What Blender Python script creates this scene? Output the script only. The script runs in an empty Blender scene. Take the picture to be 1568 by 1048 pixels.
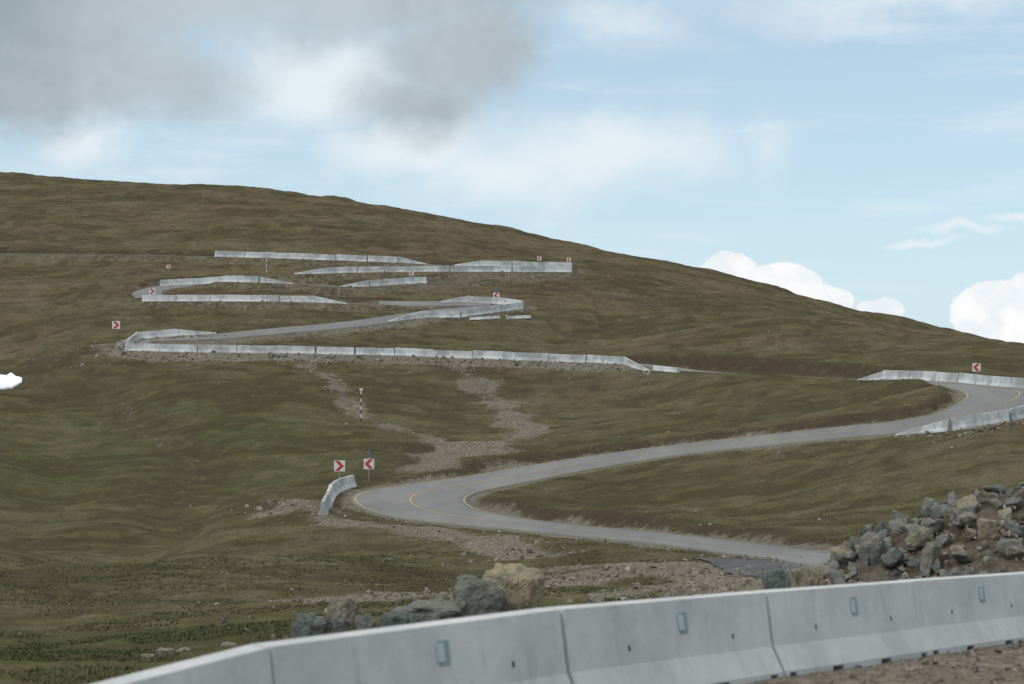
import bpy, bmesh, math, random
import numpy as np
from mathutils import Vector, Matrix
random.seed(7); rng=np.random.default_rng(7)
scene=bpy.context.scene
scene.view_settings.view_transform='Standard'; scene.view_settings.look='None'; scene.view_settings.exposure=0
F=3000.0; CX=784.0; EY=525.0     # in image pixels, estimated: focal length, centre column, eye-level row

# ------------------------------------------------------------------ terrain control points: image pixels with estimated distances
def P(x,y,d): return ((x-CX)/F*d, d, (EY-y)/F*d)
C=[]
cols={
 -400:[(1000,42),(900,72),(800,112),(700,150),(600,185),(500,218),(400,262),(300,315),(254,350)],
 0:[(1000,42),(950,55),(900,72),(850,93),(800,115),(760,132),(700,155),(650,172),(600,187),(540,204),(500,219),(460,236),(400,262),(330,297),(272,345)],
 400:[(970,46),(930,57),(880,76),(840,93),(800,113),(765,128),(700,152),(650,168),(600,183),(540,203),(500,216),(460,232),(400,258),(340,290),(294,335)],
 784:[(960,38),(930,46),(900,57),(870,72),(840,90),(800,113),(765,130),(720,146),(680,160),(640,172),(600,184),(550,203),(500,220),(460,235),(420,253),(380,280),(355,315)],
 1100:[(930,44),(905,54),(880,66),(855,80),(835,93),(800,106),(760,120),(720,133),(690,142),(660,152),(620,167),(570,190),(530,205),(490,222),(450,245),(429,285)],
 1350:[(895,37),(870,50),(855,70),(835,85),(800,97),(760,108),(720,119),(680,130),(655,138),(620,151),(590,168),(575,178),(550,190),(520,207),(497,232),(485,262)],
 1568:[(890,38),(850,60),(800,85),(760,97),(720,109),(680,121),(645,130),(620,139),(597,150),(580,165),(560,180),(540,205),(528,240)],
 2000:[(900,36),(850,60),(760,97),(680,120),(620,140),(590,160),(575,190),(565,230)]}
for x,l in cols.items():
    for y,d in l: C.append(P(x,y,d))
for x,d,z in [(-400,400,32.5),(-400,500,29),(0,400,30.7),(0,500,27),(400,390,27.),(400,500,21),(784,370,19),(784,480,11),(1100,340,9.2),(1100,450,2),
              (1350,310,2.8),(1350,420,-6),(1568,290,-1.7),(1568,400,-12),(2000,300,-6),(2000,400,-20)]:
    C.append(((x-CX)/F*d,d,z))
nr=np.array([.816,-.578])
def KP(k): return np.array([-1.63+2.07*k, 13.4+2.915*k])-nr*.13
KT={-3:-2.62,-2:-2.42,-1:-2.25,0:-2.09,1:-2.23,2:-2.46,3:-2.71,4:-2.96,5:-3.2,6:-3.45,7:-3.7}
for k in range(-3,8):
    p=KP(k); b=KT[k]-.85
    C.append((p[0],p[1],b)); q=p-nr*4; C.append((q[0],q[1],b-.75)); q=p+nr*6; C.append((q[0],q[1],b+.02)); q=p+nr*14; C.append((q[0],q[1],b+.1))
C=np.array(C)
def ker(r2): return np.where(r2>1e-12, .5*r2*np.log(np.maximum(r2,1e-12)),0)
A2=C[:,:2]/100; n=len(C)
K=ker(((A2[:,None]-A2[None])**2).sum(-1))+np.eye(n)*2e-5
Pm=np.c_[np.ones(n),A2]
M=np.block([[K,Pm],[Pm.T,np.zeros((3,3))]])
W=np.linalg.solve(M,np.r_[C[:,2],0,0,0])
def tps(x,y):
    out=np.empty(x.shape).ravel(); xf=x.ravel()/100; yf=y.ravel()/100
    for s in range(0,len(xf),40000):
        a=xf[s:s+40000]; b=yf[s:s+40000]
        r2=(a[:,None]-A2[None,:,0])**2+(b[:,None]-A2[None,:,1])**2
        out[s:s+40000]=ker(r2)@W[:n]+W[n]+W[n+1]*a+W[n+2]*b
    return out.reshape(x.shape)
def geo(start,step,end):
    l=[];v=start
    while v<end: step*=1.25; v+=step; l.append(v)
    return l
xi=np.concatenate([np.arange(-130,-40,.5),np.arange(-40,40,.3),np.arange(40,125.1,.45)])
xs=np.array(sorted([-(v) for v in geo(130,1,9000)])+list(xi)+geo(xi[-1],1,9000))
yi=np.concatenate([np.arange(2,60,.2),np.arange(60,260,.34),np.arange(260,480,.8)])
ys=np.array(sorted([-(v) for v in geo(0,.6,6000)])+list(yi)+geo(yi[-1],1.5,12000))
GX,GY=np.meshgrid(xs,ys)
cxg=np.clip(GX,-130,125); cyg=np.clip(GY,-5,480)
S0=tps(cxg,cyg)
db=np.hypot(GX-cxg,GY-cyg)
def sst(a,b,x):
    t=np.clip((x-a)/(b-a),0,1); return t*t*(3-2*t)
tb=sst(0,900,db); S0=S0*(1-tb)+(-85)*tb
TAB=rng.random((256,256))
def vn(x,y,s,ox=0.):
    x=x/s+ox; y=y/s+ox*1.7; ix=np.floor(x).astype(int); iy=np.floor(y).astype(int)
    fx=x-ix; fy=y-iy; fx=fx*fx*(3-2*fx); fy=fy*fy*(3-2*fy)
    a=TAB[iy&255,ix&255];b=TAB[iy&255,(ix+1)&255];c=TAB[(iy+1)&255,ix&255];d=TAB[(iy+1)&255,(ix+1)&255]
    return (a*(1-fx)+b*fx)*(1-fy)+(c*(1-fx)+d*fx)*fy-.5
def samp(G,x,y):
    x=np.asarray(x,float); y=np.asarray(y,float)
    i=np.clip(np.searchsorted(xs,x)-1,0,len(xs)-2); j=np.clip(np.searchsorted(ys,y)-1,0,len(ys)-2)
    fx=(x-xs[i])/(xs[i+1]-xs[i]); fy=(y-ys[j])/(ys[j+1]-ys[j])
    return (G[j,i]*(1-fx)+G[j,i+1]*fx)*(1-fy)+(G[j+1,i]*(1-fx)+G[j+1,i+1]*fx)*fy
TT=np.arange(27,460,.2)
def hit(x,y,off=0.):
    a=(x-CX)/F; s=(EY-y)/F
    dz=s*TT-samp(S0,a*TT,TT)-off
    w=np.where(dz<=0)[0]
    if len(w)==0:
        t=TT[np.argmin(dz)]
    else:
        i=w[0]
        t=TT[i] if i==0 else TT[i-1]+.2*dz[i-1]/(dz[i-1]-dz[i])
    return np.array([a*t,t])
def catmull(pts,step):
    pts=[np.array(p,float) for p in pts]; out=[]
    ext=[2*pts[0]-pts[1]]+pts+[2*pts[-1]-pts[-2]]
    for i in range(1,len(ext)-2):
        p0,p1,p2,p3=ext[i-1:i+3]
        m=max(2,int(np.linalg.norm((p2-p1)[:2])/step))
        for k in range(m):
            t=k/m
            out.append(.5*((2*p1)+(-p0+p2)*t+(2*p0-5*p1+4*p2-p3)*t*t+(-p0+3*p1-3*p2+p3)*t**3))
    out.append(pts[-1]); return np.array(out)
def field(pts,R):
    D=np.full(GX.shape,1e3); I=np.zeros(GX.shape,int)
    for k,(x,y) in enumerate(pts[:,:2]):
        i0,i1=np.searchsorted(xs,[x-R,x+R]); j0,j1=np.searchsorted(ys,[y-R,y+R])
        if i1<=i0 or j1<=j0: continue
        d=np.hypot(xs[i0:i1][None]-x,ys[j0:j1][:,None]-y); sub=D[j0:j1,i0:i1]; m=d<sub
        sub[m]=d[m]; I[j0:j1,i0:i1][m]=k
    return D,I

# ------------------------------------------------------------------ lower road
pairs=[((1420,865),(1400,890)),((1310,851),(1290,875)),((1200,840),(1200,862)),((1100,828),(1100,848)),((1000,817),(1000,835)),((900,808),(900,826)),((830,800),(800,815)),((775,792),(700,806)),
((740,784),(620,797)),((724,777),(570,787)),((717,770),(543,775)),((720,763),(538,764)),((735,756),(560,754)),((765,749),(630,743)),((820,738),(710,732)),((880,726),(790,718)),
((950,713),(880,704)),((1020,702),(970,691)),((1100,692),(1070,679)),((1200,682),(1180,667)),((1300,672),(1290,655)),((1370,666),(1370,647)),((1440,659),(1425,637)),((1510,651),(1455,626)),
((1580,635),(1472,616)),((1640,618),(1478,609)),((1650,605),(1470,601)),((1590,595),(1445,595)),((1500,588),(1410,589)),((1400,581),(1362,585))]
EA=np.array([hit(*a) for a,b in pairs]); EB=np.array([hit(*b) for a,b in pairs])
AB=catmull(np.c_[EA,EB],.35)
EA,EB=AB[:,:2],AB[:,2:]
RC=np.concatenate([EA*(1-u)+EB*u for u in np.linspace(0,1,24)])
dRoad,_=field(RC,9)
Z=S0.copy()
soil=np.zeros_like(Z); gravel=np.zeros_like(Z)
for E,O in ((EB,EA),(EA,EB)):
    D,I=field(E,9)
    ox=(E-O)[:,0][I]; oy=(E-O)[:,1][I]; L=np.hypot(ox,oy)+1e-6
    side=((GX-E[I,0])*ox+(GY-E[I,1])*oy)/L
    up=sst(.1,.8,oy/L)
    m=(side>0)&(D<9)&(dRoad>.3)
    hh=(.55+.6*vn(GX,GY,6,3.)+.3*vn(GX,GY,2,3.))
    r=hh*sst(.3,1.6,D)*(1-sst(2.5,8.5,D))*up
    Z+=np.where(m,r,0); soil=np.maximum(soil,np.where(m,up*(1-sst(1.2,2.6,D+1.5*vn(GX,GY,2.5,5.))),0))
gravel=np.maximum(gravel,.8*(1-sst(.2,1.7,dRoad+1.2*vn(GX,GY,3,6.))))
# ------------------------------------------------------------------ upper bench roads
def offs(pts,o):
    t=np.gradient(pts[:,:2],axis=0); t/=np.linalg.norm(t,axis=1)[:,None]+1e-9
    nn=np.c_[-t[:,1],t[:,0]]; nn[nn[:,1]<0]*=-1
    return pts[:,:2]+nn*o
FILL=.45
lips=[[(1362,585.5),(1310,580),(1200,573.5),(1100,569),(1040,566.5),(935,558),(765,552),(600,546),(460,543),(345,542),(250,540),(205,538)],
      [(590,468),(530,467),(480,464),(350,463),(222,463)],
      [(240,434),(315,432),(400,435),(450,435),(520,442.5),(590,439),(650,435),(760,428),(860,421)],
      [(875,413),(780,410),(693,409),(655,406),(560,402),(450,398),(330,395),(200,392),(0,390),(-250,388)],
      [(450,422),(550,419),(650,417.5),(760,418),(875,418.5)]]
cents=[[(205,532),(205,526),(225,521),(260,519),(300,518),(340,517),(400,511),(480,504),(560,496),(620,487),(680,479),(735,474),(768,469),(755,465.5),(700,466.5),(640,467),(580,466)],
       [(232,458),(226,450),(250,442),(290,437)]]
sect=[]
KK=np.ones(25)/25
for i,l in enumerate(lips):
    w=np.array([hit(x,y,0 if (i==0 and x>1000) else FILL) for x,y in l]); c=catmull(w,.35)
    ra=np.ones(len(c)); fl=np.full(len(c),FILL); xr=c[:,0]/c[:,1]*F+CX
    if i==0:
        s_=np.r_[0,np.cumsum(np.hypot(*np.diff(c,axis=0).T))]; ra=sst(0,9,s_)
        fl=-.45+(FILL+.45)*(1-sst(970,1060,xr))
        fl=fl*ra
    zc=samp(S0,c[:,0],c[:,1])+fl
    zc=np.convolve(np.pad(zc,12,mode='edge'),KK,'valid')
    hw=2.9 if i<4 else 1.2
    if i in(2,3): hw=2.4
    sect.append((offs(c,hw-.3),zc,0.0+(1-ra),np.full(len(c),hw),i,xr))
for i,l in enumerate(cents):
    w=np.array([hit(x,y) for x,y in l]); c=catmull(w,.35)
    zc=samp(S0,c[:,0],c[:,1]); zc=np.convolve(np.pad(zc,12,mode='edge'),KK,'valid')
    sect.append((c,zc,np.full(len(c),.75),np.full(len(c),2.5),10+i,c[:,0]/c[:,1]*F+CX))
dUp=np.full(GX.shape,1e3)
gn1=1.2*vn(GX,GY,2.2,21.)+.8*vn(GX,GY,.9,22.)
for c,zc,b,hwa,idx,xr in sect:
    D,I=field(c,11); hw=hwa[0]
    zr=zc[I]+b[I]*(S0-zc[I]); e=np.maximum(0,D-hw-.3)
    m=(D<10.9)&(dRoad>.05)
    nz=np.clip(Z,zr-.6*e,zr+.8*e)
    if idx==0: nz=np.where(b[I]>.98,Z,nz)
    cut=m&(nz!=Z)
    fill=cut&(nz>Z)&(e>.1)&(xr[I]<1020)
    gravel=np.where(fill,np.maximum(gravel,.85 if idx in (0,10) else .5),gravel); soil=np.where(cut&(nz<Z)&(e>.1),1.,soil)
    Z=np.where(m,nz,Z); dUp=np.minimum(dUp,np.maximum(0,D-hw))
    below=(D<hw+4.5)&(GY<c[I,1])&(dRoad>2)&(xr[I]<1020)
    soil=np.where((D<hw+1.2)&(GY<c[I,1])&(dRoad>2)&(xr[I]>=1020),.8,soil)
    gravel=np.where(below,np.maximum(gravel,.66*(1-sst(hw+.3,hw+3.7,D+gn1))*(1 if idx in(0,10) else .6)),gravel)
# ------------------------------------------------------------------ masks: tracks, gravel, green
def trackmask(px,w,s):
    global gravel
    c=catmull(np.array([hit(x,y) for x,y in px]),.6); D,_=field(c,w*3)
    D=D+vn(GX,GY,2.3,9.)*w*1.3
    gravel=np.maximum(gravel,s*(1-sst(w*.2,w*1.5,D))*(dRoad>.2)); return c
def soilmask(px,w,s):
    global soil
    c=catmull(np.array([hit(x,y) for x,y in px]),.6); D,_=field(c,w*3); D=D+vn(GX,GY,3,19.)*w*1.6
    soil=np.maximum(soil,s*(1-sst(w*.1,w*1.5,D))*(dRoad>.2))
tr=[]
tr.append((trackmask([(470,560),(505,580),(525,605),(575,640),(640,662),(690,685)],1.3,.68),1.6))
tr.append((trackmask([(735,583),(770,603),(795,628),(800,655),(760,685),(700,708),(650,726)],2.4,.80),2.6))
tr.append((trackmask([(690,560),(730,580),(760,600)],1.0,.6),1))
trackmask([(690,688),(680,705),(660,722)],3.,.8)
trackmask([(180,600),(230,650),(290,690),(275,745)],.9,.4)
soilmask([(150,565),(195,610),(250,650),(300,685),(285,725),(250,760)],2.,.5)
soilmask([(680,680),(620,705),(560,735),(480,745)],2.4,.7); soilmask([(60,560),(20,545),(-20,530)],3.5,.6)
soilmask([(30,880),(160,900),(290,905)],2.5,.5); soilmask([(480,840),(560,850),(660,858)],1.3,.7); soilmask([(700,560),(760,590),(810,640)],2.6,.5)
soilmask([(600,600),(680,625),(740,650)],3.,.5); soilmask([(1230,520),(1350,545),(1480,560)],3.,.45); soilmask([(850,440),(1000,455),(1150,480)],3.,.35)
tr.append((trackmask([(425,785),(470,770),(500,795),(560,803),(640,815),(720,826),(850,846)],1.7,.85),2.2))
tr.append((trackmask([(440,893),(520,890),(620,882),(740,885),(850,882)],3.2,.8),3))
tr.append((trackmask([(800,884),(900,878),(980,876),(1110,880)],5.5,1.15),4))
tr.append((trackmask([(1080,880),(1200,893),(1290,895)],3.2,1.0),3))
tr.append((trackmask([(780,930),(880,925),(1000,915),(1120,905)],2.0,.55),3))
s=(GX-KP(0)[0])*nr[0]+(GY-KP(0)[1])*nr[1]
gravel=np.where((GY<60)&(GX<45),np.maximum(gravel,sst(-1.6,-.2,s)),gravel)
green=np.zeros_like(Z)
for px,r,a in [((120,690),42,.75),((300,600),32,.5),((60,850),25,.45),((480,960),10,1.1),((650,950),9,1.1),((200,1000),10,.8),((900,920),9,1.),((1150,600),28,.42),((1250,740),24,.32),((900,660),20,.25),((700,520),20,.2),((560,840),14,.55),((420,650),25,.35)]:
    p=hit(*px); green=np.maximum(green,a*np.exp(-((GX-p[0])**2+(GY-p[1])**2)/r**2))
# ------------------------------------------------------------------ relief
dAll=np.minimum(dRoad,dUp)
amp=sst(.3,4.,dAll)*(1-sst(100,700,db))*(1-sst(-3.5,-1.2,s)*(GY<60))
wide=sst(3,14,dAll)*(1-.6*sst(290,330,GY))
far=sst(30,90,GY)
hi=1+.5*sst(190,270,GY)
terr=np.abs(vn(GX*.28,GY+4*vn(GX,GY,16,8.),2.8,4.))*2-.5
fold=np.zeros_like(Z)
for px,wdt,dep in [([(-60,500),(20,535),(80,590),(110,660),(90,740),(20,800)],6.,1.5),([(150,560),(205,620),(260,670),(290,710),(250,770),(120,830)],3.5,.8),([(400,720),(330,770),(200,820),(60,860)],4.,.7)]:
    c=catmull(np.array([hit(x,y) for x,y in px]),.8); D,_=field(c,wdt*3); fold-=dep*np.exp(-(D/wdt)**2)
rel=(2.2*vn(GX,GY,34,1.)+(1.3+.5*(1-sst(-25,-5,GX)))*vn(GX*.6,GY,13,1.5)+fold)*far*wide+.5*vn(GX,GY*1.5,6,2.)*(.4+.6*far)+(.38*terr*(.3+.7*far)+.22*vn(GX*.3,GY,1.3,5.))*hi+.13*vn(GX,GY,1.5,6.)+.09*vn(GX,GY,.7,7.)
Z=Z+rel*amp+.03*vn(GX,GY,.5,8.)*sst(.2,1,dAll)
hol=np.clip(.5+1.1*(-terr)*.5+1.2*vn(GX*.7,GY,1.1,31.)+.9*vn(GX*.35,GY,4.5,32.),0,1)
def mk(name,V,Fc,mats=(),smooth=False,attrs=None,mi=None):
    V=np.asarray(V,np.float32); Fc=np.asarray(Fc,np.int32); m,k=Fc.shape
    me=bpy.data.meshes.new(name); me.vertices.add(len(V)); me.vertices.foreach_set('co',V.ravel())
    me.loops.add(m*k); me.loops.foreach_set('vertex_index',Fc.ravel())
    me.polygons.add(m); me.polygons.foreach_set('loop_start',np.arange(0,m*k,k,dtype=np.int32))
    me.polygons.foreach_set('use_smooth',np.full(m,bool(smooth)))
    for a,v in (attrs or {}).items():
        at=me.attributes.new(a,'FLOAT','POINT'); at.data.foreach_set('value',np.asarray(v,np.float32).ravel())
    me.update(calc_edges=True); me.validate()
    for x in mats: me.materials.append(x)
    if mi is not None: me.polygons.foreach_set('material_index',np.asarray(mi,np.int32))
    o=bpy.data.objects.new(name,me); scene.collection.objects.link(o); return o

# ------------------------------------------------------------------ materials
class NT:
    def __init__(s,tree): s.t=tree; s.n=tree.nodes; s.l=tree.links
    def put(s,inp,v):
        if isinstance(v,bpy.types.NodeSocket): s.l.new(v,inp)
        elif v is not None: inp.default_value=v
    def m(s,op,a,b=None,c=None,clamp=False):
        nd=s.n.new('ShaderNodeMath'); nd.operation=op; nd.use_clamp=clamp
        s.put(nd.inputs[0],a); s.put(nd.inputs[1],b) if b is not None else None
        if c is not None: s.put(nd.inputs[2],c)
        return nd.outputs[0]
    def noise(s,vec,scale,detail=4,rough=.55,color=False):
        nd=s.n.new('ShaderNodeTexNoise'); s.put(nd.inputs['Vector'],vec); nd.inputs['Scale'].default_value=scale
        nd.inputs['Detail'].default_value=detail; nd.inputs['Roughness'].default_value=rough
        return nd.outputs['Color'] if color else nd.outputs[0]
    def ss(s,v,a,b,lo=0.,hi=1.):
        nd=s.n.new('ShaderNodeMapRange'); nd.interpolation_type='SMOOTHSTEP'; s.put(nd.inputs[0],v)
        nd.inputs[1].default_value=a; nd.inputs[2].default_value=b; nd.inputs[3].default_value=lo; nd.inputs[4].default_value=hi
        return nd.outputs[0]
    def mix(s,f,a,b,mode='MIX'):
        nd=s.n.new('ShaderNodeMix'); nd.data_type='RGBA'; nd.blend_type=mode; s.put(nd.inputs[0],f)
        s.put(nd.inputs[6],a if isinstance(a,bpy.types.NodeSocket) else (*a,1)); s.put(nd.inputs[7],b if isinstance(b,bpy.types.NodeSocket) else (*b,1))
        return nd.outputs[2]
    def map(s,vec,scale,rot=(0,0,0)):
        nd=s.n.new('ShaderNodeMapping'); s.put(nd.inputs[0],vec); nd.inputs['Scale'].default_value=scale; nd.inputs['Rotation'].default_value=rot; return nd.outputs[0]
    def attr(s,name):
        nd=s.n.new('ShaderNodeAttribute'); nd.attribute_name=name; return nd.outputs['Fac']
def newmat(name,rough=.9,spec=.3):
    m=bpy.data.materials.new(name); m.use_nodes=True; t=NT(m.node_tree); b=m.node_tree.nodes['Principled BSDF']
    b.inputs['Roughness'].default_value=rough; b.inputs['Specular IOR Level'].default_value=spec
    pos=t.n.new('ShaderNodeNewGeometry').outputs['Position']
    return m,t,b,pos
def bump(t,b,h,strength,dist):
    nd=t.n.new('ShaderNodeBump'); nd.inputs['Strength'].default_value=strength; nd.inputs['Distance'].default_value=dist
    t.put(nd.inputs['Height'],h); t.l.new(nd.outputs[0],b.inputs['Normal'])
# terrain
mT,t,b,pos=newmat('alpine_grass',1.,0.)
n1=t.noise(pos,.04,3,.65); n2=t.noise(pos,.22,4,.7); n3=t.noise(pos,1.1,4,.75); n4=t.noise(pos,5,3,.75)
st=t.noise(t.map(pos,(.09,.6,.3)),1,5,.75)
c=t.mix(t.ss(n1,.40,.58),(.100,.090,.049),(.126,.100,.061))
c=t.mix(t.ss(n2,.46,.64,0,.75),c,(.152,.127,.083))
c=t.mix(t.ss(st,.47,.62,0,.65),c,(.070,.057,.038))
gf=t.m('MULTIPLY',t.attr('green'),t.ss(n2,.33,.58,.35,1.),clamp=True)
c=t.mix(gf,c,(.070,.084,.036))
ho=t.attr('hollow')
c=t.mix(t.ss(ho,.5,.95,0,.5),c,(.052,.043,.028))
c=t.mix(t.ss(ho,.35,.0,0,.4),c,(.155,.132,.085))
c=t.mix(t.ss(n3,.50,.68,0,.5),c,(.054,.045,.028))
c=t.mix(t.ss(n3,.45,.28,0,.5),c,(.175,.150,.098))
c=t.mix(t.ss(n4,.45,.7,0.,.5),c,(.050,.043,.027))
sf=t.m('MULTIPLY',t.attr('soil'),t.ss(n3,.3,.6,.4,1.),clamp=True)
c=t.mix(sf,c,(.064,.049,.035))
ga=t.attr('gravel')
gn=t.noise(pos,1.6,5,.78)
gm=t.ss(t.m('ADD',ga,t.m('MULTIPLY',t.m('SUBTRACT',gn,.5),1.8)),.36,.80)
gc=t.mix(t.ss(t.noise(pos,6,3,.85),.35,.66),(.092,.081,.063),(.29,.265,.22))
gc=t.mix(t.ss(n2,.4,.65,0,.5),gc,(.145,.12,.09))
c=t.mix(t.m('MULTIPLY',gm,.85),c,gc)
t.l.new(c,b.inputs['Base Color'])
bump(t,b,t.m('ADD',n3,t.m('MULTIPLY',n4,.4)),.9,.3)
# asphalt
mA,t,b,pos=newmat('asphalt',.8,.3)
c=t.mix(t.ss(t.noise(t.map(pos,(1,.3,1)),.25,4,.6),.35,.7),(.140,.143,.136),(.190,.190,.179))
c=t.mix(t.ss(t.noise(pos,4,3,.7),.45,.7,0,.35),c,(.105,.105,.10))
c=t.mix(t.ss(t.noise(pos,.7,5,.75),.56,.66,0,.35),c,(.10,.10,.098)); t.l.new(c,b.inputs['Base Color'])
mA2,t,b,pos=newmat('new_asphalt',.8,.3)
c=t.mix(t.ss(t.noise(pos,1.,4,.6),.35,.7),(.05,.051,.055),(.09,.09,.09)); t.l.new(c,b.inputs['Base Color'])
mY,t,b,pos=newmat('yellow_paint',.7)
c=t.mix(t.ss(t.noise(pos,3,4,.7),.42,.65,0,.85),(.44,.32,.09),(.21,.19,.13)); t.l.new(c,b.inputs['Base Color'])
# concrete
mC,t,b,pos=newmat('concrete',.85,.25)
c=t.mix(t.ss(t.noise(pos,1.1,5,.65),.32,.68),(.42,.435,.425),(.54,.55,.535))
c=t.mix(t.ss(t.noise(t.map(pos,(5,5,.5)),1.2,4,.65),.5,.78,0,.45),c,(.28,.285,.27))
c=t.mix(t.ss(t.noise(pos,35,2,.7),.62,.75,0,.45),c,(.22,.22,.21)); t.l.new(c,b.inputs['Base Color'])
bump(t,b,t.noise(pos,14,4,.7),.25,.02)
mC2,t,b,pos=newmat('distant_concrete',.95,.1)
c=t.mix(t.ss(t.noise(pos,.35,5,.7),.38,.62),(.29,.305,.30),(.54,.555,.55))
c=t.mix(t.ss(t.noise(t.map(pos,(1,1,.2)),3,3,.7),.5,.75,0,.5),c,(.2,.2,.195)); t.l.new(c,b.inputs['Base Color'])
# rocks
def rockmat(name,cols):
    m,t,b,pos=newmat(name,.85,.3)
    ti=t.attr('tint'); c=t.mix(t.ss(ti,.0,.45),cols[0],cols[1]); c=t.mix(t.ss(ti,.6,.9),c,cols[2])
    c=t.mix(t.ss(t.noise(pos,2.5,5,.75),.45,.62,0,.75),c,cols[3]); nn=t.noise(pos,9,4,.8); c=t.mix(t.ss(nn,.5,.75,0,.6),c,(.055,.055,.048))
    c=t.mix(t.ss(nn,.44,.3,0,.5),c,(.38,.38,.34))
    t.l.new(c,b.inputs['Base Color']); bump(t,b,t.noise(pos,6,5,.75),.8,.14); return m
mR=rockmat('grey_rock',[(.10,.118,.106),(.175,.180,.157),(.28,.245,.178),(.12,.12,.098)])
mS=rockmat('pale_stone',[(.12,.108,.086),(.20,.183,.145),(.33,.30,.255),(.15,.128,.098)])
mRt=rockmat('tan_rock',[(.22,.195,.14),(.32,.265,.175),(.36,.30,.21),(.16,.16,.125)])
mD,t,b,pos=newmat('dirt',1,.1)
c=t.mix(t.ss(t.noise(pos,2.5,5,.75),.35,.65),(.08,.064,.048),(.18,.15,.118)); t.l.new(c,b.inputs['Base Color']); bump(t,b,t.noise(pos,6,5,.8),1.,.15)
def flat(name,col,rough=.6,var=.25):
    m,t,b,pos=newmat(name,rough); c=t.mix(t.ss(t.noise(pos,6,4,.6),.4,.7,0,var),col,tuple(v*.5 for v in col)); t.l.new(c,b.inputs['Base Color']); return m
mW=flat('white_sheet',(.62,.62,.60)); mRed=flat('red_sheet',(.45,.05,.04)); mP=flat('galvanised_post',(.25,.26,.27)); mBk=flat('black_stripe_and_slot_dark',(.02,.02,.02))
mBl=flat('blue_sheet',(.10,.15,.22)); mPl=flat('reflector_housing',(.42,.48,.46)); mPl2=flat('reflector_face',(.22,.30,.285)); mSn=flat('snow',(.78,.80,.84),.6,.15)
mG,t,b,pos=newmat('grass_blades',.95,.1)
ti=t.attr('tint'); c=t.mix(ti,(.066,.080,.032),(.15,.128,.077)); t.l.new(c,b.inputs['Base Color'])

# ------------------------------------------------------------------ terrain mesh
ny,nx=GX.shape; idx=np.arange(ny*nx).reshape(ny,nx)
Fq=np.stack([idx[:-1,:-1],idx[:-1,1:],idx[1:,1:],idx[1:,:-1]],-1).reshape(-1,4)
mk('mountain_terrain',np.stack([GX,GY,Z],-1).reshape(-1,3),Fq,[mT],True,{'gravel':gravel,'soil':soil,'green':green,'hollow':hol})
# ------------------------------------------------------------------ roads
def strip(name,L,R,zl,zr,mat,skirt=.2,nc=8,lift=.05,zf=None):
    N=len(L); us=np.linspace(0,1,nc+1); rows=[]
    for u in us:
        p=L*(1-u)+R*u; z=(zf(p) if zf else zl*(1-u)+zr*u)+lift
        rows.append(np.c_[p,z])
    if skirt:
        a=rows[0].copy(); a[:,2]-=skirt; e=rows[-1].copy(); e[:,2]-=skirt
        rows=[a]+rows+[e]
    V=np.stack(rows,1); k=V.shape[1]; ii=np.arange(N*k).reshape(N,k)
    Fc=np.stack([ii[:-1,:-1],ii[:-1,1:],ii[1:,1:],ii[1:,:-1]],-1).reshape(-1,4)
    return mk(name,V.reshape(-1,3),Fc,[mat],True)
zS=lambda p: samp(S0,p[:,0],p[:,1])
strip('road',EA,EB,None,None,mA,zf=zS,lift=.06)
wd=np.hypot(*(EB-EA).T)[:,None]
def lane(name,u0,w):
    L=EA+(EB-EA)*(u0-w/2/wd); R=EA+(EB-EA)*(u0+w/2/wd)
    return strip(name,L,R,None,None,mY,skirt=0,nc=1,zf=zS,lift=.072)
lane('centre_line_marking',.5,.13); lane('edge_line_marking',.3/wd,.11); lane('edge_line_marking',1-.3/wd,.11)
for c,zc,bb,hw,i,xr in sect:
    if i==4: continue
    tg=np.gradient(c,axis=0); tg/=np.linalg.norm(tg,axis=1)[:,None]; nn=np.c_[-tg[:,1],tg[:,0]]
    w=hw[0]-.7
    L=c+nn*w; R=c-nn*w
    zf=(lambda zc,bb:(lambda p: zc+bb*(samp(S0,p[:,0],p[:,1])-zc)))(zc,bb)
    strip('road',L,R,None,None,mA,zf=zf,lift=.05 if i==0 else .07)
pp=[hit(*q) for q in [(1060,858),(1140,860),(1220,869),(1295,879)]]; qq=[hit(*q) for q in [(1100,866),(1135,884),(1200,890),(1290,894)]]
ab=catmull(np.c_[np.array(pp),np.array(qq)],.3)
_w=vn(ab[:,2],ab[:,3],2.2,5.)*1.8; ab[:,3]+=_w
strip('asphalt_apron',ab[:,:2],ab[:,2:],None,None,mA2,zf=lambda p: samp(Z,p[:,0],p[:,1]),lift=.06,nc=14)
# ------------------------------------------------------------------ barriers
PROF=[(.30,0),(.30,.09),(.175,.33),(.10,.85),(-.10,.85),(-.175,.33),(-.30,.09),(-.30,0)]
def seg(p0,p1,h0=1.,h1=1.,notch=()):
    p0=np.array(p0);p1=np.array(p1); d=p1-p0; d2=d[:2]/np.linalg.norm(d[:2]); nn=np.array([d2[1],-d2[0]])
    st=[0]+sorted([v for a,bb in notch for v in (a-.001,a,bb,bb+.001)])+[1]
    V=[];Fc=[]
    for s in st:
        inn=any(a-1e-6<=s<=bb+1e-6 for a,bb in notch); h=h0+(h1-h0)*s; o=p0+d*s
        for x,z in PROF:
            zz=z*h if z>.1 else z
            if z==0 and inn: zz=.075
            V.append((o[0]+nn[0]*x,o[1]+nn[1]*x,o[2]+zz))
    k=len(PROF)
    for i in range(len(st)-1):
        for j in range(k):
            Fc.append((i*k+j,i*k+(j+1)%k,(i+1)*k+(j+1)%k,(i+1)*k+j))
    caps=[(0,1,6,7),(1,2,5,6),(2,3,4,5)]; e=(len(st)-1)*k
    for cpt in caps: Fc.append(cpt[::-1]); Fc.append(tuple(v+e for v in cpt))
    return V,Fc
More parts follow.
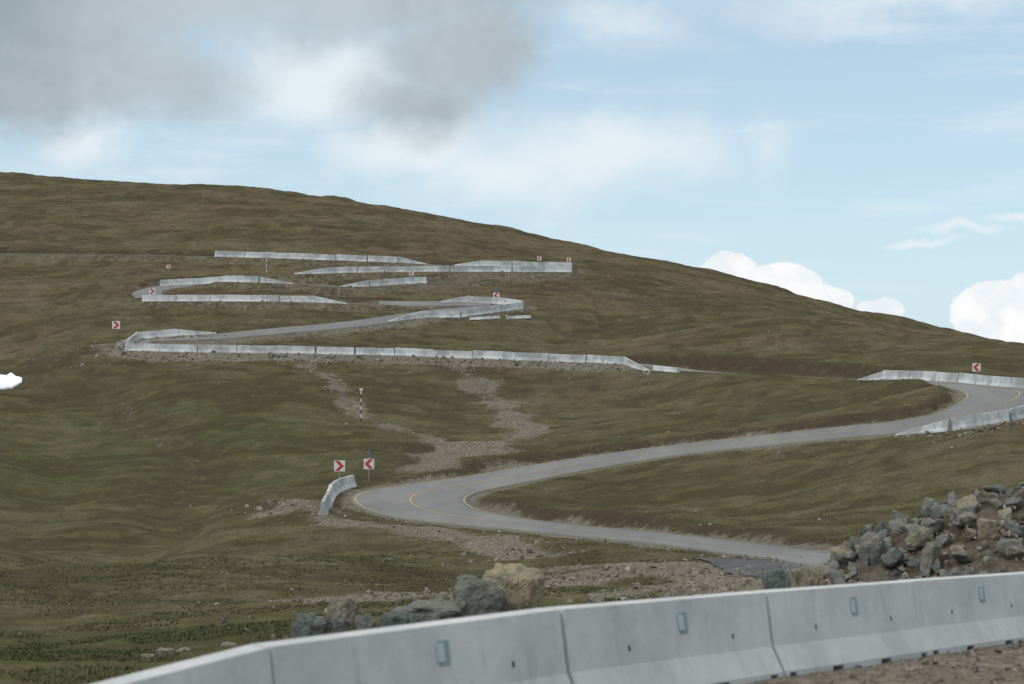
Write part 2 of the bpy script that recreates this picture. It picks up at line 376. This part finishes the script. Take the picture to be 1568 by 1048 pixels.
def fixn(o):
    bm=bmesh.new(); bm.from_mesh(o.data); bmesh.ops.recalc_face_normals(bm,faces=bm.faces); bm.to_mesh(o.data); bm.free()
def row(px,t0=True,t1=True,off=FILL,sl=4.,name='concrete_barrier',hs=(.2,1)):
    w=catmull(np.array([hit(x,y,off) for x,y in px]),.3)
    s=np.r_[0,np.cumsum(np.hypot(*np.diff(w,axis=0).T))]; nseg=max(1,round(s[-1]/sl)); u=np.linspace(0,s[-1],nseg+1)
    q=np.c_[np.interp(u,s,w[:,0]),np.interp(u,s,w[:,1])]
    V=[];Fc=[]
    for i in range(nseg):
        a,bb=q[i],q[i+1]; d=(bb-a)/np.linalg.norm(bb-a); jj=rng.normal(0,.045,4)
        a=a+d*.03; bb=bb-d*.03
        p0=(a[0]+jj[0],a[1]+jj[0],float(samp(Z,*a))-.04+jj[2]*.6); p1=(bb[0]+jj[1],bb[1]+jj[1],float(samp(Z,*bb))-.04+jj[3]*.6)
        h0=hs[0] if (i==0 and t0) else hs[1]; h1=hs[0] if (i==nseg-1 and t1) else hs[1]
        v,f=seg(p0,p1,h0,h1); n0=len(V); V+=v; Fc+=[tuple(k+n0 for k in ff) for ff in f]
    o=mk(name,V,Fc,[mC2]); fixn(o); return w
rows=[]
rows.append(row([(192,536),(250,539),(345,541),(460,542),(600,545),(765,551),(935,557),(996,564)],False,True))
rows.append(row([(195,532),(194,526),(212,519),(260,514),(330,510)],False,True,.1))
rows.append(row([(595,493),(650,488),(705,486),(760,479),(800,473)],True,False,.1))
rows.append(row([(675,462),(725,463),(775,466),(800,471)],True,False,.1))
rows.append(row([(218,462),(350,462),(480,463),(532,467)],False,True))
rows.append(row([(245,433),(315,431),(400,434),(450,434)],False,True))
rows.append(row([(520,442),(590,438),(652,434)],True,False))
rows.append(row([(450,421),(550,418),(650,416.5),(760,417),(875,418)],True,False))
rows.append(row([(693,408),(780,409),(875,412)],True,False))
rows.append(row([(330,394),(450,397),(560,401),(657,405)],False,True))
rows.append(row([(1313,578),(1400,582),(1470,586),(1568,595),(1640,603)],True,False,.1))
rows.append(row([(1372,667),(1440,663),(1500,655),(1568,641),(1640,622)],True,False,0))
row([(497,789),(501,775),(512,758),(540,747)],False,False,0,2.2)
row([(720,491),(765,489)],True,True,.1,3,hs=(.4,.5)); row([(775,488),(812,486)],True,True,.1,3,hs=(.45,.55)); row([(1000,567),(1040,570)],True,True,.1,4,hs=(.6,.5))
for k in range(-3,7):
    a=KP(k);bb=KP(k+1); d=(bb-a)/np.linalg.norm(bb-a); j=rng.normal(0,.012,2)
    p0=(*(a+d*.015+nr*j[0]),KT[k]-.85); p1=(*(bb-d*.015+nr*j[1]),KT[k+1]-.85)
    v,f=seg(p0,p1,1,1,[(.03,.07),(.3,.37),(.63,.70),(.93,.97)])
    par=mk('concrete_barrier',v,f,[mC]); fixn(par)
    bv=par.modifiers.new('bevel','BEVEL'); bv.width=.014; bv.segments=2; bv.limit_method='ANGLE'; bv.angle_limit=math.radians(12)
    p0=np.array(p0);p1=np.array(p1); D3=(p1-p0)/np.linalg.norm(p1-p0)
    n3=np.array([nr[0],nr[1],0.]); fn=np.array([nr[0]*.99,nr[1]*.99,.143]); up=np.array([-nr[0]*.143,-nr[1]*.143,.99])
    def plate(s,z,w,h,th,mat,nm):
        x=.10+(.85-z)/.52*.075
        c=p0+(p1-p0)*s+n3*x+np.array([0,0,z]); 
        bm=bmesh.new(); bmesh.ops.create_cube(bm,size=1)
        for vv in bm.verts:
            q=c+D3*vv.co.x*w+up*vv.co.z*h+fn*vv.co.y*th; vv.co=q
        me=bpy.data.meshes.new(nm); bm.to_mesh(me); bm.free(); me.materials.append(mat)
        o=bpy.data.objects.new(nm,me); scene.collection.objects.link(o); o.parent=par
    plate(.54,.64,.13,.19,.02,mPl2,'reflector_housing'); plate(.525,.645,.085,.14,.032,mPl,'reflector_face')
    plate(.27,.47,.03,.05,.006,mBk,'lifting_slot_dark'); plate(.79,.47,.03,.05,.006,mBk,'lifting_slot_dark')  # black plates on the face paint in the dark of the slot holes
# ------------------------------------------------------------------ rocks
from mathutils import noise as mn
def hullrock(seed,npt=16,sub=0,amp=.1,lo=.75):
    r=random.Random(seed); bm=bmesh.new()
    for _ in range(npt):
        v=Vector((r.gauss(0,1),r.gauss(0,1),r.gauss(0,1))).normalized()*r.uniform(lo,1.05); v.z*=.75; bm.verts.new(v)
    bmesh.ops.convex_hull(bm,input=bm.verts)
    bmesh.ops.delete(bm,geom=[v for v in bm.verts if not v.link_faces],context='VERTS')
    if sub:
        bmesh.ops.bevel(bm,geom=bm.edges[:],offset=.06,segments=1,affect='EDGES')
        bmesh.ops.triangulate(bm,faces=bm.faces)
        bmesh.ops.subdivide_edges(bm,edges=bm.edges[:],cuts=sub,use_grid_fill=True)
        for v in bm.verts:
            q=v.co.copy(); o=Vector((seed*3.1,0,0))
            v.co+=q.normalized()*(mn.noise(q*1.8+o)*amp*1.3+mn.noise(q*4+o)*amp*.7+mn.noise(q*9+o)*amp*.35)
    bmesh.ops.triangulate(bm,faces=bm.faces)
    V=np.array([v.co[:] for v in bm.verts]); bm.verts.index_update(); Fc=np.array([[v.index for v in f.verts] for f in bm.faces]); bm.free(); return V,Fc
LIB=[hullrock(i,10+i%7) for i in range(14)]; LIB2=[hullrock(50+i,11+i%6,2) for i in range(10)]; LIB3=[hullrock(80+i,18+i%6,5,.16,.85) for i in range(10)]
def rotm():
    q=rng.normal(size=4); q/=np.linalg.norm(q); w,x,y,z=q
    return np.array([[1-2*(y*y+z*z),2*(x*y-z*w),2*(x*z+y*w)],[2*(x*y+z*w),1-2*(x*x+z*z),2*(y*z-x*w)],[2*(x*z-y*w),2*(y*z+x*w),1-2*(x*x+y*y)]])
def rocks(name,items,mat,lib=LIB):
    Vs=[];Fs=[];T=[];n0=0
    for (x,y,z,s,*r) in items:
        V,Fc=lib[rng.integers(len(lib))]
        sc=s*np.array([rng.uniform(.8,1.3),rng.uniform(.7,1.1),rng.uniform(.5,.9)])
        Vs.append((V*sc)@rotm().T+[x,y,z]); Fs.append(Fc+n0); n0+=len(V); T.append(np.full(len(V),rng.random()))
    return mk(name,np.concatenate(Vs),np.concatenate(Fs),[mat],False,{'tint':np.concatenate(T)})
items=[]
def scat(c,w,nn,s0,s1,bias=0.):
    for _ in range(nn):
        p=c[rng.integers(len(c))][:2]; q=p+rng.normal(0,w*.5,2)+np.array([0,bias])
        if samp(dRoad,*q)<.5: continue
        s=s0+(s1-s0)*rng.random()**3
        items.append((q[0],q[1],float(samp(Z,*q))+s*.1,s))
for c,w in tr: scat(c,w,220,.04,.2)
for w in rows[:2]: scat(w,1.1,520,.07,.34,-1.7)
for w in rows[2:10]: scat(w,.9,120,.06,.24,-1.5)
scat(rows[0],4,160,.05,.16,-4)
for w in rows[10:]: scat(w,1.2,130,.06,.26,-1.6)
scat(EB[len(EB)//3:],2.5,260,.04,.15,1.5); scat(EB[:len(EB)//2],2.,350,.05,.18,-1.5); scat(EA,2.5,260,.04,.15,0)
for _ in range(500):
    y=rng.uniform(40,260); x=rng.uniform(-.3,.3)*y
    if samp(dAll,x,y)<1: continue
    s=.04+.12*rng.random()**4; items.append((x,y,float(samp(Z,x,y))+s*.05,s))
for px,r,nn,s1 in [((1500,665),4,50,.25),((800,840),4,130,.2),((450,775),3,80,.25),((925,470),12,40,.22),((1100,480),20,40,.2),((1250,530),18,30,.2),((40,395),9,90,.16),((130,397),12,90,.16),((150,540),5,90,.25),((1510,660),3,50,.25),((690,333),5,16,.25)]:
    p=hit(*px)
    for _ in range(nn):
        q=p+rng.normal(0,r*.6,2)
        if samp(dAll,*q)<.5: continue
        s=.05+s1*rng.random()**3; items.append((q[0],q[1],float(samp(Z,*q))+s*.1,s))
for px,s in [((948,680),.38),((1193,703),.3),((1500,663),.35),((1520,661),.3),((885,562),.3),((925,564),.28)]:
    p=hit(*px); items.append((p[0],p[1],float(samp(Z,*p))+s*.2,s))
rocks('scattered_stones',items,mS)
items=[]
for _ in range(3500):
    k=rng.uniform(-1,5); p=KP(k)+nr*(rng.uniform(.35,4.5)); s=.012+.05*rng.random()**3
    items.append((p[0],p[1],float(samp(Z,*p))+s*.2,s))
for _ in range(3000):
    y=rng.uniform(34,80); x=rng.uniform(-.16,.18)*y
    if samp(gravel,x,y)<.35 and rng.random()<.8: continue
    s=.03+.13*rng.random()**4; items.append((x,y,float(samp(Z,x,y))+s*.2,s))
rocks('gravel',items,mS)
def boulder(name,px,py,wpx,hpx,dd,seed,mat,rz=0.,tint=.4):
    x=(px-CX)/F*dd; zc=(EY-py)/F*dd; V,Fc=LIB3[seed]
    ca,sa=math.cos(rz),math.sin(rz); V=V@np.array([[ca,sa,0],[-sa,ca,0],[0,0,1]])
    e=(V.max(0)-V.min(0)); V=(V-(V.max(0)+V.min(0))/2)/e; V=np.sign(V)*np.abs(V*2)**.85/2
    w=wpx/F*dd; h=hpx/F*dd
    gz=float(samp(Z,x,dd)); top=zc+h/2; hh=top-gz+.15
    V=V/(V.max(0)-V.min(0))*[w,w*.8,hh]
    return mk(name,V+[x,dd,top-hh/2],Fc,[mat],False,{'tint':np.full(len(V),tint)})
for a in [(785,910,98,92,40,5,mRt,.3,.4),(736,916,88,72,39.4,1,mR,1.,.3),(650,944,115,54,39,2,mR,.4,.35),(612,955,60,38,38.5,3,mR,2.,.1),(697,938,62,40,39.2,8,mR,2.5,.6),(527,930,54,30,45,4,mS,.2,.5),(474,960,56,38,42,5,mR,.7,.1),(520,957,40,22,42,6,mR,.2,.2),(560,950,34,18,41,7,mR,.2,.5),
          (1190,892,46,38,36,7,mR,.5,.1),(1232,888,50,40,36.5,8,mRt,1.5,.1),(1150,905,30,14,36,9,mS,0,.5),(915,918,34,16,40,3,mS,.9,.6),(252,1006,40,26,40,6,mS,.3,.7),(228,1012,34,20,40,4,mS,.8,.6),(350,990,26,12,42,5,mS,.8,.5),(280,998,26,12,41,2,mS,.8,.5)]:
    boulder('boulder',*a)
RX=np.array([5.4,6.2,6.7,7.5,8.3,9.1,9.93,11.6,14,19]); RZ=np.array([-5.2,-4.6,-4.15,-3.73,-3.43,-3.15,-2.95,-2.45,-2.35,-5])
def pileh(x,y):
    return np.interp(x,RX,RZ)-.42*np.maximum(0,38-y)*1.0-.5*np.maximum(0,y-39)
px_=np.linspace(5.4,19,110); py_=np.linspace(32,46,90); PX,PY=np.meshgrid(px_,py_); PZ=pileh(PX,PY)+.25*vn(PX,PY,1.1,3.)+.12*vn(PX,PY,.4,4.)
PZ=np.maximum(PZ,samp(Z,PX,PY)-.1)
ii=np.arange(PX.size).reshape(PX.shape); Fc=np.stack([ii[:-1,:-1],ii[:-1,1:],ii[1:,1:],ii[1:,:-1]],-1).reshape(-1,4)
pile=bpy.data.objects.new('rock_pile',None); scene.collection.objects.link(pile)
o=mk('dirt_mound',np.stack([PX,PY,PZ],-1).reshape(-1,3),Fc,[mD],True); o.parent=pile
items=[];small=[]
for _ in range(600):
    x=6.0+rng.random()**1.4*9; y=rng.uniform(34.2,39.5); z=float(pileh(x,y)); g=float(samp(Z,x,y)); 
    if z<g-.1: 
        if rng.random()<.6: continue
        z=g
    s=.10+.30*rng.random()**1.8
    if x>8.8 and rng.random()<.5: s*=.5
    items.append((x,y,z+s*.2,s))
for _ in range(2200):
    x=rng.uniform(5.8,16); y=rng.uniform(33,39.5); z=max(float(pileh(x,y)),float(samp(Z,x,y))); s=.02+.08*rng.random()**2; small.append((x,y,z+.03,s))
o=rocks('rocks',items,mR,LIB2); o.parent=pile
o=rocks('rubble',small,mS); o.parent=pile
# ------------------------------------------------------------------ grass tufts
N=90000
y=30+rng.random(N)**1.2*90; x=rng.uniform(-.29,.24,N)*y
g=samp(gravel,x,y); dd=samp(dAll,x,y); keep=(g+rng.normal(0,.15,N)<.4)&(dd>.6)&((x-KP(0)[0])*nr[0]+(y-KP(0)[1])*nr[1]<-1)
keep&=(vn(x,y,1.6,11.)+.5*vn(x,y,7,12.)>-.1)&(rng.random(N)<1-sst(60,118,y))
x=x[keep];y=y[keep];N=len(x); z=samp(Z,x,y); gr=samp(green,x,y)
V=[];T=[]
for k in range(5):
    a=rng.uniform(0,6.28,N); h=rng.uniform(.03,.08,N); w=.010+.018*rng.random(N)+y*.00015; ox=rng.normal(0,.07,N); oy=rng.normal(0,.07,N)
    lean=rng.uniform(.5,1.4,N)*h; bx=x+ox; by=y+oy; cx_=np.cos(a);sx=np.sin(a); la=rng.uniform(0,6.28,N)
    tri=np.stack([np.stack([bx-cx_*w,by-sx*w,z-.02],-1),np.stack([bx+cx_*w,by+sx*w,z-.02],-1),np.stack([bx+np.cos(la)*lean,by+np.sin(la)*lean,z+h],-1)],1)
    V.append(tri.reshape(-1,3)); T.append(np.repeat(np.clip(.76-.6*gr+rng.normal(0,.18,N)+.8*vn(x,y,5,13.),0,1),3))
V=np.concatenate(V); Fc=np.arange(len(V)).reshape(-1,3)
mk('grass_tufts',V,Fc,[mG],False,{'tint':np.concatenate(T)})
# ------------------------------------------------------------------ signs, poles, snow
def boxbm(bm,c,s,mi):
    r=bmesh.ops.create_cube(bm,size=1)
    for v in r['verts']: v.co=Vector((v.co.x*s[0]+c[0],v.co.y*s[1]+c[1],v.co.z*s[2]+c[2]))
    for f in {f for v in r['verts'] for f in v.link_faces}: f.material_index=mi
def sign(px,py,hc=1.5,sz=.7,left=False,extra=False,off=0.,rz=0.):
    p=hit(px,py,off); z=float(samp(Z,*p)); bm=bmesh.new()
    r=bmesh.ops.create_cone(bm,segments=10,radius1=.035,radius2=.035,depth=hc+sz/2+.2+(.6 if extra else 0),cap_ends=True)
    for v in r['verts']: v.co.z+=(hc+sz/2+(.6 if extra else 0))/2-.1
    for f in bm.faces: f.material_index=0
    boxbm(bm,(0,-.06,hc),(sz,.03,sz),1)
    s=sz/2; sg=-1 if left else 1
    def poly(pts,mi,yy):
        vs=[bm.verts.new((a*sg,yy,hc+bq)) for a,bq in pts]; f=bm.faces.new(vs); f.material_index=mi; bmesh.ops.recalc_face_normals(bm,faces=[f])
    t1=[(-.85*s,.9*s),(-.05*s,.9*s),(.85*s,0),(.05*s,0)]; t2=[(-.85*s,-.9*s),(.05*s,0),(.85*s,0),(-.05*s,-.9*s)]
    poly(t1,2,-.08); poly(t2,2,-.08)
    if extra: boxbm(bm,(0,-.05,hc+sz*.5+.3),(.22,.02,.45),3)
    me=bpy.data.meshes.new('chevron_sign'); bm.to_mesh(me); bm.free()
    for m in (mP,mW,mRed,mBl): me.materials.append(m)
    o=bpy.data.objects.new('chevron_sign',me); o.location=(p[0],p[1],z); o.rotation_euler[2]=rz; scene.collection.objects.link(o)
sign(520,752,1.55,.75); sign(565,738,1.2,.75,True,True)
sign(178,513,.9,.85,off=.0); sign(233,455,.75,.7,off=.2); sign(258,419,.7,.5); sign(630,425,.6,.55,True,off=.2); sign(760,464,.95,.7,True,True,off=.1); sign(826,412,1.35,.55,True); sign(871,412,1.35,.55,True); sign(1495,582,1.1,.7,True)
def pole(px,py,H,stripe=True):
    p=hit(px,py); z=float(samp(Z,*p)); bm=bmesh.new(); nseg=8
    for i in range(nseg):
        r=bmesh.ops.create_cone(bm,segments=10,radius1=.05,radius2=.05,depth=H/nseg,cap_ends=True)
        for v in r['verts']: v.co.z+=H/nseg*(i+.5)
        for f in {f for v in r['verts'] for f in v.link_faces}: f.material_index=i%2
    boxbm(bm,(0,0,H+.09),(.3,.06,.18),1)
    me=bpy.data.meshes.new('snow_pole'); bm.to_mesh(me); bm.free(); me.materials.append(mBk if stripe else mP); me.materials.append(mW)
    o=bpy.data.objects.new('snow_pole',me); o.location=(p[0],p[1],z-.05); scene.collection.objects.link(o)
pole(553,640,2.75); pole(408,418,2.7,False)
pts=[hit(*q) for q in [(-60,555),(-20,551),(5,553),(18,559),(33,565)]]; pq=[hit(*q) for q in [(-60,589),(-20,584),(0,579),(16,573),(34,567)]]
ab=catmull(np.c_[np.array(pts),np.array(pq)],.3); ab[:,3]+=vn(ab[:,2],ab[:,3],1.5,2.)*1.2; ab[:,1]+=vn(ab[:,0],ab[:,1],1.5,3.)*1.2
strip('snow_patch',ab[:,:2],ab[:,2:],None,None,mSn,zf=lambda p: samp(Z,p[:,0],p[:,1]),lift=.15,nc=14,skirt=.5)

# ------------------------------------------------------------------ world
SE,SR=math.radians(42),math.radians(232)
w=bpy.data.worlds.new('World'); scene.world=w; w.use_nodes=True; t=NT(w.node_tree); bg=w.node_tree.nodes['Background']; bg.inputs[1].default_value=.1
sky=t.n.new('ShaderNodeTexSky'); sky.sky_type='NISHITA'; sky.sun_disc=False; sky.sun_elevation=SE; sky.sun_rotation=SR; sky.altitude=2000; sky.air_density=1.; sky.dust_density=1.5
dirv=t.n.new('ShaderNodeTexCoord').outputs['Generated']
sp=t.n.new('ShaderNodeSeparateXYZ'); t.l.new(dirv,sp.inputs[0])
az=t.m('ARCTAN2',sp.outputs[0],sp.outputs[1]); el=t.m('ARCSINE',sp.outputs[2])
def warp(scale,ampl,det=5):
    nz=t.noise(dirv,scale,det,.6,True); s2=t.n.new('ShaderNodeSeparateColor'); t.l.new(nz,s2.inputs[0])
    U=t.m('ADD',t.m('MULTIPLY',az,3000.),t.m('MULTIPLY',t.m('SUBTRACT',s2.outputs[0],.5),ampl*2))
    V=t.m('ADD',t.m('MULTIPLY',el,3000.),t.m('MULTIPLY',t.m('SUBTRACT',s2.outputs[1],.5),ampl*1.6))
    return U,V
def blobs(UV,lst):
    U,V=UV; out=None
    for (x,y,rx,ry,a) in lst:
        u0=math.atan((x-CX)/F)*F; v0=EY-y
        dx=t.m('DIVIDE',t.m('SUBTRACT',U,u0),float(rx)); dy=t.m('DIVIDE',t.m('SUBTRACT',V,v0),float(ry))
        r=t.m('SQRT',t.m('ADD',t.m('MULTIPLY',dx,dx),t.m('MULTIPLY',dy,dy)))
        vv=t.m('MULTIPLY',t.m('SUBTRACT',1.,r),float(a))
        out=vv if out is None else t.m('MAXIMUM',out,vv)
    return out
W1=warp(9,110); W2=warp(26,34,6)
fb=t.noise(t.map(dirv,(1,1,1.8)),14,6,.6)
col=t.mix(t.ss(el,.0,.16,.75,.55),sky.outputs[0],(6.1,8.1,9.3))
stn=t.noise(t.map(dirv,(1.2,1.2,9),(0,.12,0)),5,5,.6)
col=t.mix(t.ss(stn,.50,.72,0,.4),col,(8.0,8.9,9.4))
wb=blobs(W1,[(490,140,180,110,1.2),(900,245,330,85,.8),(760,275,260,70,.8),(130,225,110,60,.8),(1180,235,70,90,.45),(1420,5,420,55,.6),(960,50,200,70,.5),(620,235,220,60,1),(300,270,400,40,.3),(1410,375,80,10,.8),(1480,352,90,11,.8),(1570,335,80,12,.8)])
wm=t.ss(t.m('ADD',wb,t.m('MULTIPLY',t.m('SUBTRACT',fb,.5),.9)),-.05,.85,0,.9)
col=t.mix(wm,col,(8.2,8.85,9.2))
gb=blobs(W1,[(-60,60,560,150,1),(250,0,420,140,1),(620,-10,330,110,1),(720,90,160,115,.9),(640,180,150,65,.6),(100,130,340,95,1),(-700,60,800,200,1)])
gm=t.ss(t.m('ADD',gb,t.m('MULTIPLY',t.m('SUBTRACT',fb,.5),.8)),-.08,.6,0,.97)
gcol=t.mix(t.ss(t.noise(dirv,9,5,.55),.3,.7),(3.4,3.95,4.3),(5.2,5.9,6.3))
col=t.mix(gm,col,gcol)
cb=blobs(W2,[(1120,438,62,46,1),(1195,440,66,38,1),(1255,468,52,30,1),(1345,483,38,20,1),(1535,478,75,50,1),(1620,490,110,80,1),(1400,560,600,45,.5)])
cm=t.ss(cb,.0,.10)
ccol=t.mix(t.ss(t.noise(dirv,40,4,.6),.35,.65),(8.3,8.8,9.2),(9.9,9.9,9.9))
col=t.mix(cm,col,ccol)
# unseen bright cloud overhead and behind the viewpoint, added as soft fill light
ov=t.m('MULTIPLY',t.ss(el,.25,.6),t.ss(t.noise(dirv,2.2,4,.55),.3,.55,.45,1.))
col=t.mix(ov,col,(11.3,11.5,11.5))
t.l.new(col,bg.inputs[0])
w.cycles.sampling_method='MANUAL'; w.cycles.sample_map_resolution=512
sd=bpy.data.lights.new('sun','SUN'); sd.energy=1.3; sd.angle=math.radians(12); sd.color=(1,.95,.88)
so=bpy.data.objects.new('sun',sd); scene.collection.objects.link(so)
dv=Vector((math.sin(SR)*math.cos(SE),math.cos(SR)*math.cos(SE),math.sin(SE)))
so.rotation_euler=dv.to_track_quat('Z','Y').to_euler()
# ------------------------------------------------------------------ camera
cd=bpy.data.cameras.new('camera'); co=bpy.data.objects.new('camera',cd); scene.collection.objects.link(co)
cd.sensor_width=36; cd.lens=36*F/1568; cd.clip_end=30000; cd.clip_start=.1
co.location=(0,0,0); co.rotation_euler=(math.radians(90),0,0)
cd.dof.use_dof=True; cd.dof.focus_distance=160; cd.dof.aperture_fstop=2.4
scene.camera=co
